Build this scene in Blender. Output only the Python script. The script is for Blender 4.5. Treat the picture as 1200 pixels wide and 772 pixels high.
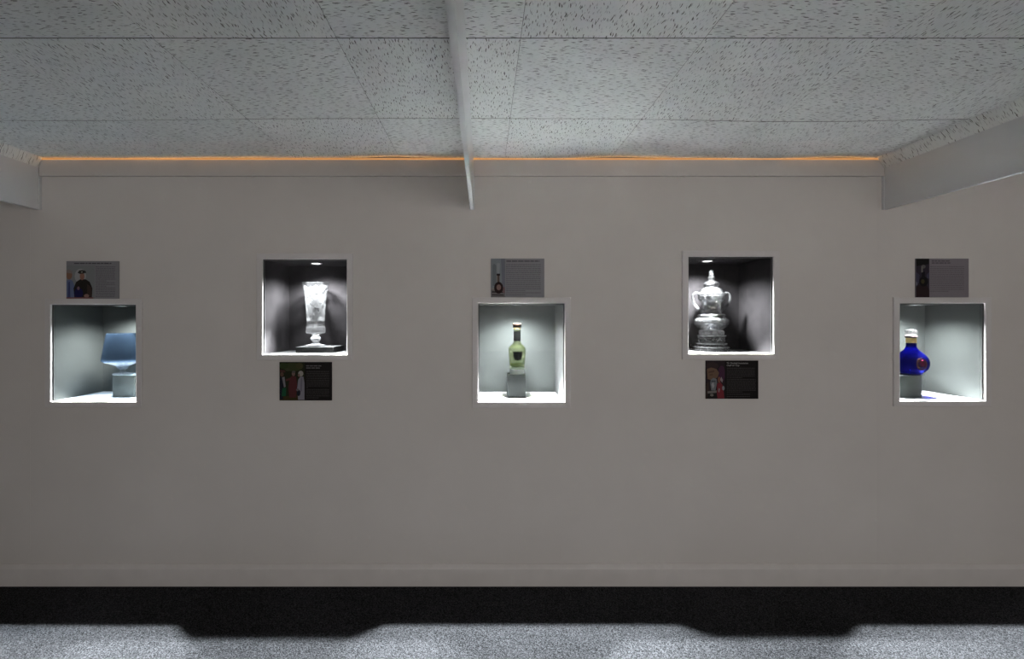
import bpy, bmesh, math, random
from mathutils import Vector, Matrix

random.seed(7)
SC = bpy.context.scene
COL = SC.collection
for o in list(bpy.data.objects):
    bpy.data.objects.remove(o)

# ------------------------------------------------------------------ camera, world, light
PXM = 205.0                 # photo pixels per metre on the display wall
VX, VY = 567.0, 373.0       # vanishing point of the lines that run into the wall
DIST = 2.62                 # camera to display wall
EYE = 1.522
CEIL = EYE + 187 / PXM      # 2.434

cam_d = bpy.data.cameras.new('camera')
cam = bpy.data.objects.new('camera', cam_d)
COL.objects.link(cam)
cam.location = (0, -DIST, EYE)
cam.rotation_euler = (math.radians(90), 0, 0)
cam_d.sensor_width = 36
cam_d.lens = 36 * PXM * DIST / 1200
cam_d.shift_x = (600 - VX) / 1200
cam_d.shift_y = -(386 - VY) / 1200
cam_d.clip_start = 0.02
SC.camera = cam

w = bpy.data.worlds.new('world')
SC.world = w
w.use_nodes = True
w.node_tree.nodes['Background'].inputs[0].default_value = (0.8, 0.9, 1, 1)
w.node_tree.nodes['Background'].inputs[1].default_value = 0.3

# added fill light behind the camera, in front of a made-up window
ld = bpy.data.lights.new('room_fill', 'AREA')
ld.shape = 'RECTANGLE'
ld.size, ld.size_y = 6.0, 1.25
ld.energy = 97
ld.color = (1.0, 0.955, 0.91)
lo = bpy.data.objects.new('room_fill', ld)
COL.objects.link(lo)
lo.location = (1.3, -6.42, 1.5)
lo.rotation_euler = (math.radians(90), 0, 0)   # -Z of the lamp looks along +Y

SPOT_W = 1150
SPILL = {'light': 0.065, 'dark': 0.13}
vs = SC.view_settings
vs.view_transform = 'Standard'
vs.look = 'None'
vs.exposure = 0.0
vs.gamma = 1.0
vs.use_curve_mapping = False
SC.cycles.use_denoising = True
SC.cycles.caustics_reflective = False
SC.cycles.caustics_refractive = False
SC.cycles.max_bounces = 12
SC.cycles.transparent_max_bounces = 16
SC.cycles.sample_clamp_indirect = 0


# ------------------------------------------------------------------ helpers
def W(px, py, y=0.0):
    """photo pixel -> world point on the plane at depth y (0 = display wall)"""
    k = (DIST + y) / DIST / PXM
    return Vector(((px - VX) * k, y, EYE + (VY - py) * k))


def put(o, label=None, cat=None, group=None, kind=None):
    if label: o['label'] = label
    if cat: o['category'] = cat
    if group: o['group'] = group
    if kind: o['kind'] = kind
    return o


def empty(name, loc, label=None, cat=None, group=None):
    o = bpy.data.objects.new(name, None)
    o.empty_display_size = 0.05
    COL.objects.link(o)
    o.location = loc
    return put(o, label, cat, group)


def finish(name, bm, mat, parent=None, loc=None, smooth=False, normals=True):
    me = bpy.data.meshes.new(name)
    if normals:
        bmesh.ops.recalc_face_normals(bm, faces=bm.faces)
    bm.to_mesh(me)
    bm.free()
    for m in (mat if isinstance(mat, (list, tuple)) else [mat]):
        me.materials.append(m)
    if smooth:
        for p in me.polygons:
            p.use_smooth = True
        me.set_sharp_from_angle(angle=math.radians(38))
    o = bpy.data.objects.new(name, me)
    COL.objects.link(o)
    if parent: o.parent = parent
    if loc is not None: o.location = loc
    return o


def add_box(bm, a, b, bevel=0.0, seg=2):
    c = (Vector(a) + Vector(b)) / 2
    s = Vector(b) - Vector(a)
    r = bmesh.ops.create_cube(bm, size=1, matrix=Matrix.Translation(c) @ Matrix.Diagonal((abs(s.x), abs(s.y), abs(s.z), 1)))
    if bevel:
        es = list({e for v in r['verts'] for e in v.link_edges})
        bmesh.ops.bevel(bm, geom=es, offset=bevel, segments=seg, affect='EDGES', profile=0.6)


def box(name, a, b, mat, parent=None, bevel=0.0, loc=None):
    bm = bmesh.new()
    add_box(bm, a, b, bevel)
    return finish(name, bm, mat, parent, loc, smooth=bevel > 0)


def lathe(name, prof, mat, parent=None, loc=None, seg=48, wave=None, smooth=True):
    """prof: (r, z) list; closed at the axis where r = 0"""
    bm = bmesh.new()
    rings = []
    for r, z in prof:
        if r <= 1e-6:
            rings.append([bm.verts.new((0, 0, z))])
        else:
            ring = []
            for i in range(seg):
                a = 2 * math.pi * i / seg
                q = r * (wave(a, z) if wave else 1)
                ring.append(bm.verts.new((q * math.cos(a), q * math.sin(a), z)))
            rings.append(ring)
    for A, B in zip(rings, rings[1:]):
        for i in range(seg):
            j = (i + 1) % seg
            if len(A) == 1 and len(B) == 1: continue
            if len(A) == 1: bm.faces.new((A[0], B[i], B[j]))
            elif len(B) == 1: bm.faces.new((A[i], A[j], B[0]))
            else: bm.faces.new((A[i], A[j], B[j], B[i]))
    return finish(name, bm, mat, parent, loc, smooth=smooth)


def tube(name, pts, rad, mat, parent=None, loc=None, seg=12):
    bm = bmesh.new()
    rings = []
    n = len(pts)
    for i, p in enumerate(pts):
        p = Vector(p)
        t = (Vector(pts[min(i + 1, n - 1)]) - Vector(pts[max(i - 1, 0)])).normalized()
        u = t.cross(Vector((0, 1, 0))).normalized()
        v = t.cross(u).normalized()
        r = rad[i] if isinstance(rad, (list, tuple)) else rad
        rings.append([bm.verts.new(p + r * (math.cos(2 * math.pi * k / seg) * u + math.sin(2 * math.pi * k / seg) * v)) for k in range(seg)])
    for A, B in zip(rings, rings[1:]):
        for k in range(seg):
            bm.faces.new((A[k], A[(k + 1) % seg], B[(k + 1) % seg], B[k]))
    bm.faces.new(rings[0])
    bm.faces.new(rings[-1])
    return finish(name, bm, mat, parent, loc, smooth=True)


def spline(pts, n=8):
    out = []
    P = [Vector(p) for p in pts]
    for i in range(len(P) - 1):
        p0, p1, p2, p3 = P[max(i - 1, 0)], P[i], P[i + 1], P[min(i + 2, len(P) - 1)]
        for k in range(n):
            t = k / n
            out.append(0.5 * ((2 * p1) + (p2 - p0) * t + (2 * p0 - 5 * p1 + 4 * p2 - p3) * t * t + (3 * p1 - p0 - 3 * p2 + p3) * t ** 3))
    out.append(P[-1])
    return out


# ------------------------------------------------------------------ materials
class NT:
    def __init__(s, name):
        s.m = bpy.data.materials.new(name)
        s.m.use_nodes = True
        s.t = s.m.node_tree
        s.t.nodes.clear()
        s.out = s.t.nodes.new('ShaderNodeOutputMaterial')

    def n(s, kind, props=None, **ins):
        nd = s.t.nodes.new('ShaderNode' + kind)
        for k, v in (props or {}).items(): setattr(nd, k, v)
        for k, v in ins.items():
            key = int(k[1:]) if k[0] == 'i' and k[1:].isdigit() else k.replace('_', ' ')
            s.set(nd.inputs[key], v)
        return nd

    def set(s, sock, v):
        if isinstance(v, bpy.types.NodeSocket): s.t.links.new(v, sock)
        elif isinstance(v, bpy.types.Node): s.t.links.new(v.outputs[0], sock)
        else: sock.default_value = v

    def math(s, op, a, b=0.0):
        return s.n('Math', {'operation': op}, i0=a, i1=b).outputs[0]

    def vmath(s, op, a, b=(0, 0, 0)):
        return s.n('VectorMath', {'operation': op}, i0=a, i1=b).outputs[0]

    def ramp(s, fac, stops):
        nd = s.n('ValToRGB', Fac=fac)
        e = nd.color_ramp.elements
        while len(e) < len(stops): e.new(0.5)
        for el, (p, c) in zip(e, stops):
            el.position = p
            el.color = c if len(c) == 4 else (*c, 1)
        return nd.outputs[0]

    def surf(s, node):
        s.set(s.out.inputs['Surface'], node)
        return s.m


def c4(r, g, b): return (r, g, b, 1)


def paint(name, col, rough=0.6, var=0.04, scale=6, bump=0.0, bscale=300, spec=0.5):
    t = NT(name)
    co = t.n('TexCoord').outputs['Object']
    nz = t.n('TexNoise', Vector=co, Scale=scale, Detail=4).outputs[0]
    cr = t.ramp(nz, [(0.3, tuple(c * (1 - var) for c in col)), (0.7, tuple(min(1, c * (1 + var)) for c in col))])
    b = t.n('BsdfPrincipled', Base_Color=cr, Roughness=rough)
    b.inputs['Specular IOR Level'].default_value = spec
    if bump:
        h = t.n('TexNoise', Vector=co, Scale=bscale, Detail=3).outputs[0]
        t.set(b.inputs['Normal'], t.n('Bump', Strength=bump, Distance=0.002, Height=h).outputs[0])
    return t.surf(b)


def flat(name, col, rough=0.5):
    t = NT(name)
    b = t.n('BsdfPrincipled', Base_Color=c4(*col), Roughness=rough)
    if rough >= 1.0: b.inputs['Specular IOR Level'].default_value = 0.0
    return t.surf(b)


def mat_carpet():
    t = NT('carpet')
    co = t.n('TexCoord').outputs['Object']
    a = t.n('TexNoise', Vector=co, Scale=230, Detail=3, Roughness=0.7).outputs[0]
    v = t.n('TexVoronoi', Vector=co, Scale=260)
    f = t.math('ADD', t.math('MULTIPLY', a, 0.75), t.math('MULTIPLY', t.n('SeparateColor', i0=v.outputs['Color']).outputs[0], 0.35))
    big = t.n('TexNoise', Vector=co, Scale=2.2, Detail=3).outputs[0]
    f = t.math('ADD', f, t.math('MULTIPLY', t.math('SUBTRACT', big, 0.5), 0.12))
    cr = t.ramp(f, [(0.36, (0.0042, 0.0043, 0.0048)), (0.55, (0.0225, 0.023, 0.0252)), (0.74, (0.060, 0.062, 0.068))])
    b = t.n('BsdfPrincipled', Base_Color=cr, Roughness=0.95)
    b.inputs['Specular IOR Level'].default_value = 0.05
    t.set(b.inputs['Normal'], t.n('Bump', Strength=0.7, Distance=0.004, Height=f).outputs[0])
    return t.surf(b)


def mat_tile(name, rot):
    """fissured mineral fibre tile: short worm-shaped pits along one direction"""
    t = NT(name)
    co = t.n('TexCoord').outputs['Object']
    rnd = t.n('ObjectInfo').outputs['Random']
    off = t.n('CombineXYZ', X=t.math('MULTIPLY', rnd, 37.0), Y=t.math('MULTIPLY', rnd, 91.0), Z=0.0).outputs[0]
    mp = t.n('Mapping', Vector=co, Rotation=(0, 0, rot)).outputs[0]
    p = t.vmath('ADD', mp, off)
    wn = t.n('TexNoise', Vector=p, Scale=45, Detail=2)
    warp = t.vmath('SCALE', t.vmath('SUBTRACT', wn.outputs['Color'], (0.5, 0.5, 0.5)))
    warp.node.inputs['Scale'].default_value = 0.014
    q = t.vmath('ADD', p, warp)
    stretched = t.vmath('MULTIPLY', q, (1 / 0.055, 1 / 0.0085, 0.0))
    v = t.n('TexVoronoi', {'voronoi_dimensions': '2D'}, Vector=stretched, Scale=1.0)
    keep = t.n('SeparateColor', i0=v.outputs['Color']).outputs[1]
    thr = t.math('ADD', 0.05, t.math('MULTIPLY', keep, 0.14))
    edge = t.math('SUBTRACT', v.outputs['Distance'], thr)
    pit = t.n('MapRange', {'clamp': True}, Value=edge, From_Min=-0.02, From_Max=0.03, To_Min=1.0, To_Max=0.0).outputs[0]
    st2 = t.vmath('MULTIPLY', t.vmath('ADD', q, (3.3, 7.7, 0)), (1 / 0.036, 1 / 0.0065, 0.0))
    v3 = t.n('TexVoronoi', {'voronoi_dimensions': '2D'}, Vector=st2, Scale=1.0)
    pit2 = t.n('MapRange', {'clamp': True}, Value=v3.outputs['Distance'], From_Min=0.12, From_Max=0.22, To_Min=0.55, To_Max=0.0).outputs[0]
    pit2 = t.math('MULTIPLY', pit2, t.n('SeparateColor', i0=v3.outputs['Color']).outputs[0])
    pit = t.math('MAXIMUM', pit, pit2)
    # pin holes
    v2 = t.n('TexVoronoi', {'voronoi_dimensions': '2D'}, Vector=p, Scale=115)
    pin = t.n('MapRange', {'clamp': True}, Value=v2.outputs['Distance'], From_Min=0.07, From_Max=0.12, To_Min=0.12, To_Max=0.0).outputs[0]
    m = t.math('MAXIMUM', pit, pin)
    cloud = t.n('TexNoise', Vector=p, Scale=5, Detail=3).outputs[0]
    base = t.ramp(cloud, [(0.3, (0.69, 0.715, 0.70)), (0.7, (0.76, 0.78, 0.765))])
    mix = t.n('Mix', {'data_type': 'RGBA'}, Factor=m, A=base, B=c4(0.13, 0.13, 0.125))
    t.set(mix.inputs[0], m); t.set(mix.inputs[6], base); mix.inputs[7].default_value = c4(0.13, 0.13, 0.125)
    b = t.n('BsdfPrincipled', Base_Color=mix.outputs[2], Roughness=0.9)
    b.inputs['Specular IOR Level'].default_value = 0.1
    h = t.math('SUBTRACT', t.math('MULTIPLY', t.n('TexNoise', Vector=p, Scale=260, Detail=2).outputs[0], 0.25), m)
    t.set(b.inputs['Normal'], t.n('Bump', Strength=0.2, Distance=0.001, Height=h).outputs[0])
    return t.surf(b)


def mat_fabric(name, col, scale=420, var=0.2):
    t = NT(name)
    co = t.n('TexCoord').outputs['Object']
    a = t.n('TexNoise', Vector=co, Scale=scale, Detail=2).outputs[0]
    g = t.n('TexNoise', Vector=co, Scale=14, Detail=4, Roughness=0.6).outputs[0]
    f = t.math('ADD', t.math('MULTIPLY', a, 0.5), t.math('MULTIPLY', g, 0.5))
    cr = t.ramp(f, [(0.35, tuple(c * (1 - var) for c in col)), (0.65, tuple(c * (1 + var) for c in col))])
    b = t.n('BsdfPrincipled', Base_Color=cr, Roughness=0.95)
    b.inputs['Specular IOR Level'].default_value = 0.1
    t.set(b.inputs['Normal'], t.n('Bump', Strength=0.3, Distance=0.001, Height=a).outputs[0])
    return t.surf(b)


def mat_pane():
    t = NT('museum_glass')
    f = t.n('Fresnel', IOR=1.45).outputs[0]
    f = t.math('MULTIPLY', f, 0.05)
    mx = t.n('MixShader', i0=f, i1=t.n('BsdfTransparent', Color=c4(0.98, 0.99, 0.985)), i2=t.n('BsdfGlossy', Roughness=0.02))
    return t.surf(mx)


def mat_bead():
    """frosted edge of the pane: lets the lamp behind it shine through"""
    t = NT('frosted_edge')
    tr = t.n('BsdfTranslucent', Color=c4(0.016, 0.0166, 0.0164))
    df = t.n('BsdfDiffuse', Color=c4(0.16, 0.16, 0.158))
    return t.surf(t.n('MixShader', i0=0.55, i1=tr, i2=df))


def mat_crystal(name, etch_lo, etch_hi, rng=None, scale=40, base=0.12, tint=(1, 1, 1), white_v=0.03, thin=0.6):
    """clear cut crystal with frosted engraving in a height range (object z)"""
    t = NT(name)
    co = t.n('TexCoord').outputs['Object']
    gl = t.n('BsdfGlass', Color=c4(*tint), Roughness=0.02, IOR=1.5)
    white = t.n('MixShader', i0=0.35, i1=t.n('BsdfDiffuse', Color=c4(white_v, white_v, white_v * 1.02)), i2=t.n('BsdfTranslucent', Color=c4(white_v, white_v, white_v * 1.02)))
    nz = t.n('TexNoise', Vector=co, Scale=scale, Detail=3, Distortion=0.6).outputs[0]
    mask = t.n('MapRange', {'clamp': True}, Value=nz, From_Min=etch_lo, From_Max=etch_hi).outputs[0]
    if rng:
        z = t.n('SeparateXYZ', i0=co).outputs[2]
        lo = t.n('MapRange', {'clamp': True}, Value=z, From_Min=rng[0], From_Max=rng[0] + 0.012).outputs[0]
        hi = t.n('MapRange', {'clamp': True}, Value=z, From_Min=rng[1] - 0.012, From_Max=rng[1], To_Min=1.0, To_Max=0.0).outputs[0]
        hi = t.math('GREATER_THAN', t.math('ADD', t.math('MULTIPLY', nz, 0.10), t.math('SUBTRACT', rng[1] - 0.05, z)), 0.0)
        mask = t.math('MULTIPLY', mask, t.math('MULTIPLY', lo, hi))
    fac = t.math('MAXIMUM', t.math('MULTIPLY', mask, 0.62), base)
    gl = t.n('MixShader', i0=thin, i1=gl, i2=t.n('BsdfTransparent', Color=c4(0.95, 0.95, 0.955)))
    return t.surf(t.n('MixShader', i0=fac, i1=gl, i2=white))


def mat_tinted(name, glass_col, body_col, fac, rough=0.02, thin=0.3):
    t = NT(name)
    gl = t.n('BsdfGlass', Color=c4(*glass_col), Roughness=rough, IOR=1.45)
    gl = t.n('MixShader', i0=thin, i1=gl, i2=t.n('BsdfTransparent', Color=c4(*[math.sqrt(q) for q in glass_col])))
    df = t.n('MixShader', i0=0.5, i1=t.n('BsdfDiffuse', Color=c4(*body_col)), i2=t.n('BsdfTranslucent', Color=c4(*body_col)))
    return t.surf(t.n('MixShader', i0=fac, i1=gl, i2=df))


def mat_metal(name, col, rough=0.25):
    t = NT(name)
    return t.surf(t.n('BsdfPrincipled', Base_Color=c4(*col), Metallic=1.0, Roughness=rough))


def mat_emit(name, col, s):
    t = NT(name)
    return t.surf(t.n('Emission', Color=c4(*col), Strength=s))


M = {
    'wall': paint('wall_paint', (0.62, 0.585, 0.555), 0.75, 0.02, 3, 0.08, 240, 0.25),
    'frame': paint('frame_paint', (0.63, 0.60, 0.59), 0.55, 0.02, 8, spec=0.35),
    'skirt': paint('skirting_paint', (0.66, 0.625, 0.605), 0.45, 0.03, 10, spec=0.4),
    'beam': paint('beam_paint', (0.63, 0.645, 0.65), 0.4, 0.02, 4, spec=0.4),
    'cornice': paint('cornice_paint', (0.62, 0.585, 0.555), 0.6, 0.02, 5, spec=0.3),
    'carpet': mat_carpet(),
    'tile_a': mat_tile('fissured_tile', 0.0),
    'tile_b': mat_tile('fissured_tile_turned', math.radians(90)),
    'plenum': flat('ceiling_void', (0.03, 0.03, 0.03), 0.9),
    'core': flat('tile_core', (0.045, 0.042, 0.038), 0.95),
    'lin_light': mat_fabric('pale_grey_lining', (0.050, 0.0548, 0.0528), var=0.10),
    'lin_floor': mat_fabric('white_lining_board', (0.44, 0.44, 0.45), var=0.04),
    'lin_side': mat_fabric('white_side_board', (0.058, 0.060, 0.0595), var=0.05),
    'lin_dark': mat_fabric('dark_felt_lining', (0.021, 0.0192, 0.0205), 300, 0.35),
    'plinth': mat_fabric('plinth_cover', (0.042, 0.0465, 0.045), var=0.06),
    'plinth_dark': flat('black_plinth', (0.006, 0.006, 0.0065), 0.7),
    'pane': mat_pane(),
    'bead': mat_bead(),
    'chrome': mat_metal('chrome', (0.8, 0.8, 0.8), 0.15),
    'lens': mat_emit('lamp_lens', (1, 0.98, 0.94), 3.0),
    'strip': mat_emit('warm_strip', (1.0, 0.47, 0.15), 0.62),
    'gold': mat_metal('gold', (0.75, 0.55, 0.25), 0.3),
    'cork': flat('cork_stopper', (0.008, 0.005, 0.0036), 1.0),
    'dark': flat('dark_print', (0.02, 0.02, 0.022), 0.5),
}


# ------------------------------------------------------------------ the setting
NI = [  # opening in photo pixels: left, right, top, bottom; lining
    (61, 160.5, 357, 470, 'light'),
    (308.5, 407, 304, 415, 'dark'),
    (560.5, 661.5, 355.5, 470.5, 'light'),
    (806, 905.5, 301, 414, 'dark'),
    (1053, 1153, 355.5, 469, 'light'),
]
TH = 0.012          # lining board thickness
ND = 0.35           # niche depth
RX, RY = 4.6, -6.5  # half width of the room, far wall behind the camera

floor = box('floor', (-RX, RY, -0.05), (RX, 0.0, 0), M['carpet'])
put(floor, 'black and grey flecked carpet on the gallery floor', 'floor', kind='structure')


def wall_grid(name, x0, x1, z0, z1, holes, th, mat, y=0.0):
    xs = sorted({x0, x1, *[h[0] for h in holes], *[h[1] for h in holes]})
    zs = sorted({z0, z1, *[h[2] for h in holes], *[h[3] for h in holes]})
    bm = bmesh.new()
    vv = {}
    def V(x, z):
        if (x, z) not in vv: vv[(x, z)] = bm.verts.new((x, y, z))
        return vv[(x, z)]
    for a, b in zip(xs, xs[1:]):
        for c, d in zip(zs, zs[1:]):
            mx, mz = (a + b) / 2, (c + d) / 2
            if any(h[0] < mx < h[1] and h[2] < mz < h[3] for h in holes): continue
            bm.faces.new((V(a, c), V(b, c), V(b, d), V(a, d)))
    r = bmesh.ops.extrude_face_region(bm, geom=list(bm.faces))
    for g in r['geom']:
        if isinstance(g, bmesh.types.BMVert): g.co.y += th
    return finish(name, bm, mat)


holes = []
for l, r, t, b, _ in NI:
    a, d = W(l, b), W(r, t)
    holes.append((a.x - TH, d.x + TH, a.z - TH, d.z + TH))
wall = wall_grid('wall_back', -RX, RX, 0.0, CEIL + 0.1, holes, 0.02, M['wall'])
put(wall, 'warm grey painted display wall with five square niches', 'wall', kind='structure')
# taped joints between the wall boards
for px in (35, 283.5, 532, 779.5, 1029):
    x = W(px, 0).x
    z1 = W(0, 209).z
    segs = [(0.125, z1)]
    for h in holes:
        if h[0] - 0.04 < x < h[1] + 0.04:
            segs = [(0.125, h[2] - 0.05), (h[3] + 0.05, z1)]
    for a, b in segs:
        box('panel_joint', (x - 0.003, -0.0006, a), (x + 0.003, 0.001, b), M['wall'], wall)

for nm, a, b in (('wall_left', (-RX - 0.1, RY, 0), (-RX, 0, CEIL + 0.1)), ('wall_right', (RX, RY, 0), (RX + 0.1, 0, CEIL + 0.1))):
    put(box(nm, a, b, M['wall']), 'plain grey painted side wall of the gallery', 'wall', kind='structure')
wf = wall_grid('wall_front', -RX, RX, 0, CEIL + 0.1, [(-1.8, 4.4, 0.85, 2.15)], -0.1, M['wall'], y=RY)
put(wf, 'plain wall behind the viewer with an opening for the added window', 'wall', kind='structure')
bm = bmesh.new()  # made-up window frame, added as a setting for the fill light
for a, b in (((-1.8, RY - 0.09, 0.85), (4.4, RY - 0.01, 0.90)), ((-1.8, RY - 0.09, 2.10), (4.4, RY - 0.01, 2.15))):
    add_box(bm, a, b)
for i in range(6):
    x = -1.8 + 1.23 * i
    add_box(bm, (x, RY - 0.08, 0.90), (x + 0.05, RY - 0.02, 2.10))
put(finish('added_window', bm, M['skirt']), 'long white framed window, added unseen to go with the fill light', 'window', kind='structure')

# skirting board with a rounded top edge
bm = bmesh.new()
zt = W(0, 660.5).z
prof = [(0, 0), (-0.018, 0), (-0.018, zt - 0.022), (-0.016, zt - 0.017), (-0.011, zt - 0.010), (-0.004, zt), (0, zt)]
rows = [[bm.verts.new((x, y, z)) for y, z in prof] for x in (-RX, RX)]
for i in range(len(prof)):
    j = (i + 1) % len(prof)
    bm.faces.new((rows[0][i], rows[0][j], rows[1][j], rows[1][i]))
bm.faces.new(rows[0]); bm.faces.new(rows[1])
sk = finish('baseboard_back', bm, M['skirt'])
put(sk, 'grey painted skirting board along the foot of the display wall', 'skirting', kind='structure')

# cornice board under the ceiling
XL, XR = -2.53, 2.278       # inner faces of the side beams
zc0, zc1 = W(0, 207).z, W(0, 188).z
tr = box('trim_1', (XL, -0.014, zc0), (XR, 0, zc1), M['cornice'], bevel=0.0015)
put(tr, 'flat cornice board running along the top of the display wall', 'cornice', kind='structure')
ls = box('light_strip', (XL + 0.01, -0.012, zc1), (XR - 0.01, -0.004, zc1 + 0.0085), M['strip'])
gl_ = bpy.data.lights.new('strip_glow', 'AREA')
gl_.shape = 'RECTANGLE'
gl_.size, gl_.size_y = XR - XL - 0.04, 0.005
gl_.energy = 0.5
gl_.color = (1.0, 0.5, 0.17)
go_ = bpy.data.objects.new('strip_glow', gl_)
COL.objects.link(go_)
go_.parent = ls
go_.location = ((XL + XR) / 2, -0.0125, zc1 + 0.004)
go_.rotation_euler = (math.radians(-90 - 15), 0, 0)
put(ls, 'thin glowing orange light strip in the gap above the cornice board', 'light strip')

# ceiling slab and tiles
ce = box('ceiling', (-RX, RY, CEIL + 0.02), (RX, 0.0, CEIL + 0.10), M['plenum'])
put(ce, 'suspended ceiling of white fissured mineral tiles', 'ceiling', kind='structure')


def gs(x, m, s): return math.exp(-0.5 * ((x - m) / s) ** 2)


def sag(x, y):
    s = 0.020 * gs(x, 1.45, 0.42) * gs(y, -0.40, 0.17)
    s += 0.010 * gs(x, -1.9, 0.5) * gs(y, -0.50, 0.2)
    s += 0.004 * math.sin(3.1 * x + 0.6) * gs(y, -0.05, 0.18)
    s += 0.006 * gs(x, 1.5, 0.3) * gs(y, -0.02, 0.10)
    up = 0.007 * gs(y, -0.016, 0.03) * (gs(x, -0.52, 0.09) + gs(x, 0.74, 0.10) + gs(x, 2.0, 0.12) + 0.5 * gs(x, -1.6, 0.2))
    return up - max(0.0, s)


def tile(x0, x1, y0, y1, mat, gx=0.0006, gy=0.0021):
    x0 += gx; x1 -= gx; y0 += gy; y1 -= gy
    cx, cy = (x0 + x1) / 2, (y0 + y1) / 2
    n = 10
    ch = 0.001
    def axis(a, b):
        return [a] + [a + ch + (b - a - 2 * ch) * i / n for i in range(n + 1)] + [b]
    X, Y = axis(x0, x1), axis(y0, y1)
    dz = random.uniform(-0.0004, 0.0001)
    bm = bmesh.new()
    g = []
    for i, x in enumerate(X):
        col = []
        for j, y in enumerate(Y):
            e = i in (0, len(X) - 1) or j in (0, len(Y) - 1)
            u, v = (x - cx) / (x1 - x0) * 2, (y - cy) / (y1 - y0) * 2
            z = sag(x, y) + dz - 0.0004 * (1 - u * u) * (1 - v * v) + (0.0008 if e else 0)
            col.append(bm.verts.new((x - cx, y - cy, z)))
        g.append(col)
    for i in range(len(X) - 1):
        for j in range(len(Y) - 1):
            bm.faces.new((g[i][j], g[i][j + 1], g[i + 1][j + 1], g[i + 1][j]))
    r = bmesh.ops.extrude_edge_only(bm, edges=[e for e in bm.edges if e.is_boundary])
    for q in r['geom']:
        if isinstance(q, bmesh.types.BMVert): q.co.z = 0.016
    for f in bm.faces:
        if any(v_.co.z > 0.0155 for v_ in f.verts): f.material_index = 1
    o = finish('ceiling_tile', bm, [mat, M['core']], ce, (cx, cy, CEIL), smooth=True, normals=False)
    return o


GL, GR = -2.50, 2.215       # tiles end at the edge strips
xs = [0.12 + 0.6 * k for k in range(-5, 5)]
ys = [-0.016, -0.527, -1.127, -1.727, -2.327, -2.927]
for j in range(len(ys) - 1):
    for i in range(len(xs) - 1):
        a, b = max(xs[i], GL), min(xs[i + 1], GR)
        if b - a < 0.03: continue
        tile(a, b, ys[j + 1], ys[j], M['tile_a'] if (i + j) % 2 == 0 else M['tile_b'])


for x0_, x1_ in ((XL - 0.03 - 0.6, XL - 0.03), (XL - 0.03 - 1.2, XL - 0.03 - 0.6), (XL - 0.03 - 1.8, XL - 0.03 - 1.2),
                 (XR + 0.03, XR + 0.63), (XR + 0.63, XR + 1.23), (XR + 1.23, XR + 1.83)):
    for j in range(len(ys) - 1):
        tile(x0_, x1_, ys[j + 1], ys[j], M['tile_a'] if j % 2 else M['tile_b'])


def edge_strip(xg, zg, xb, zb):
    """narrow strip of tile sloping from the ceiling edge down to the side beam"""
    bm = bmesh.new()
    A = [(xg, zg), (xb, zb), (xb, zb + 0.012), (xg, zg + 0.012)]
    L = [[bm.verts.new((x, y, z)) for x, z in A] for y in (-2.927, -0.016)]
    for i in range(4):
        bm.faces.new((L[0][i], L[0][(i + 1) % 4], L[1][(i + 1) % 4], L[1][i]))
    bm.faces.new(L[0]); bm.faces.new(L[1])
    finish('edge_tile', bm, M['tile_a'], ce)


edge_strip(GL - 0.004, CEIL + 0.016, XL - 0.004, EYE + 0.846)
edge_strip(GR + 0.006, CEIL + 0.019, XR + 0.004, EYE + 0.850)

# ceiling beams: deep thin boards that run from the display wall into the room
zb = W(0, 246).z


def beam(x0, x1, label):
    e = empty('ceiling_beam', ((x0 + x1) / 2, 0, zb), label, 'beam', 'boards hanging below the ceiling')
    hw = (x1 - x0) / 2
    box('board', (-hw, -3.2, 0), (hw, -0.0155, CEIL - zb + 0.002), M['beam'], e, 0.0012)
    box('end_bracket', (-hw - 0.004, -0.0155, 0.0), (hw + 0.004, -0.0002, zc0 - zb - 0.001), M['beam'], e, 0.001)
    return e


beam(-0.0764, -0.058, 'thin white beam across the middle of the ceiling, above the green bottle niche')
beam(XL - 0.024, XL, 'thin white ceiling beam on the side of the blue goblet niche')
beam(XR, XR + 0.024, 'thin white ceiling beam on the side of the cobalt decanter niche')


# ------------------------------------------------------------------ niches
NLAB = [
    'pale lined wall niche with white frame holding the blue goblet',
    'dark felt lined wall niche with white frame holding the crystal vase',
    'pale lined wall niche with white frame holding the green bottle',
    'dark felt lined wall niche with white frame holding the crystal trophy',
    'pale lined wall niche with white frame holding the cobalt decanter',
]
FW = 7.0 / PXM
LAMP = {}
LX = [141, 370.5, 606, 829, 1073]     # photo x of the lamp in each niche roof


def ring_frame(bm, x0, x1, z0, z1, w_, y0, y1, bev):
    """mitred picture-frame ring with a bevelled front"""
    pts_o = [(x0 - w_, z0 - w_), (x1 + w_, z0 - w_), (x1 + w_, z1 + w_), (x0 - w_, z1 + w_)]
    pts_i = [(x0, z0), (x1, z0), (x1, z1), (x0, z1)]
    def inset(p, s, k):
        sx = (1, -1, -1, 1)[k]; sz = (1, 1, -1, -1)[k]
        return (p[0] + sx * s, p[1] + sz * s)
    loops = []
    for pts, s, y in ((pts_o, 0, y1), (pts_o, 0, y0 + bev), (pts_o, bev, y0), (pts_i, -bev, y0), (pts_i, 0, y0 + bev), (pts_i, 0, y1)):
        loops.append([bm.verts.new((*inset(p, s, k)[:1], y, inset(p, s, k)[1])) for k, p in enumerate(pts)])
    loops.append(loops[0])
    for A, B in zip(loops, loops[1:]):
        for k in range(4):
            bm.faces.new((A[k], A[(k + 1) % 4], B[(k + 1) % 4], B[k]))


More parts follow.
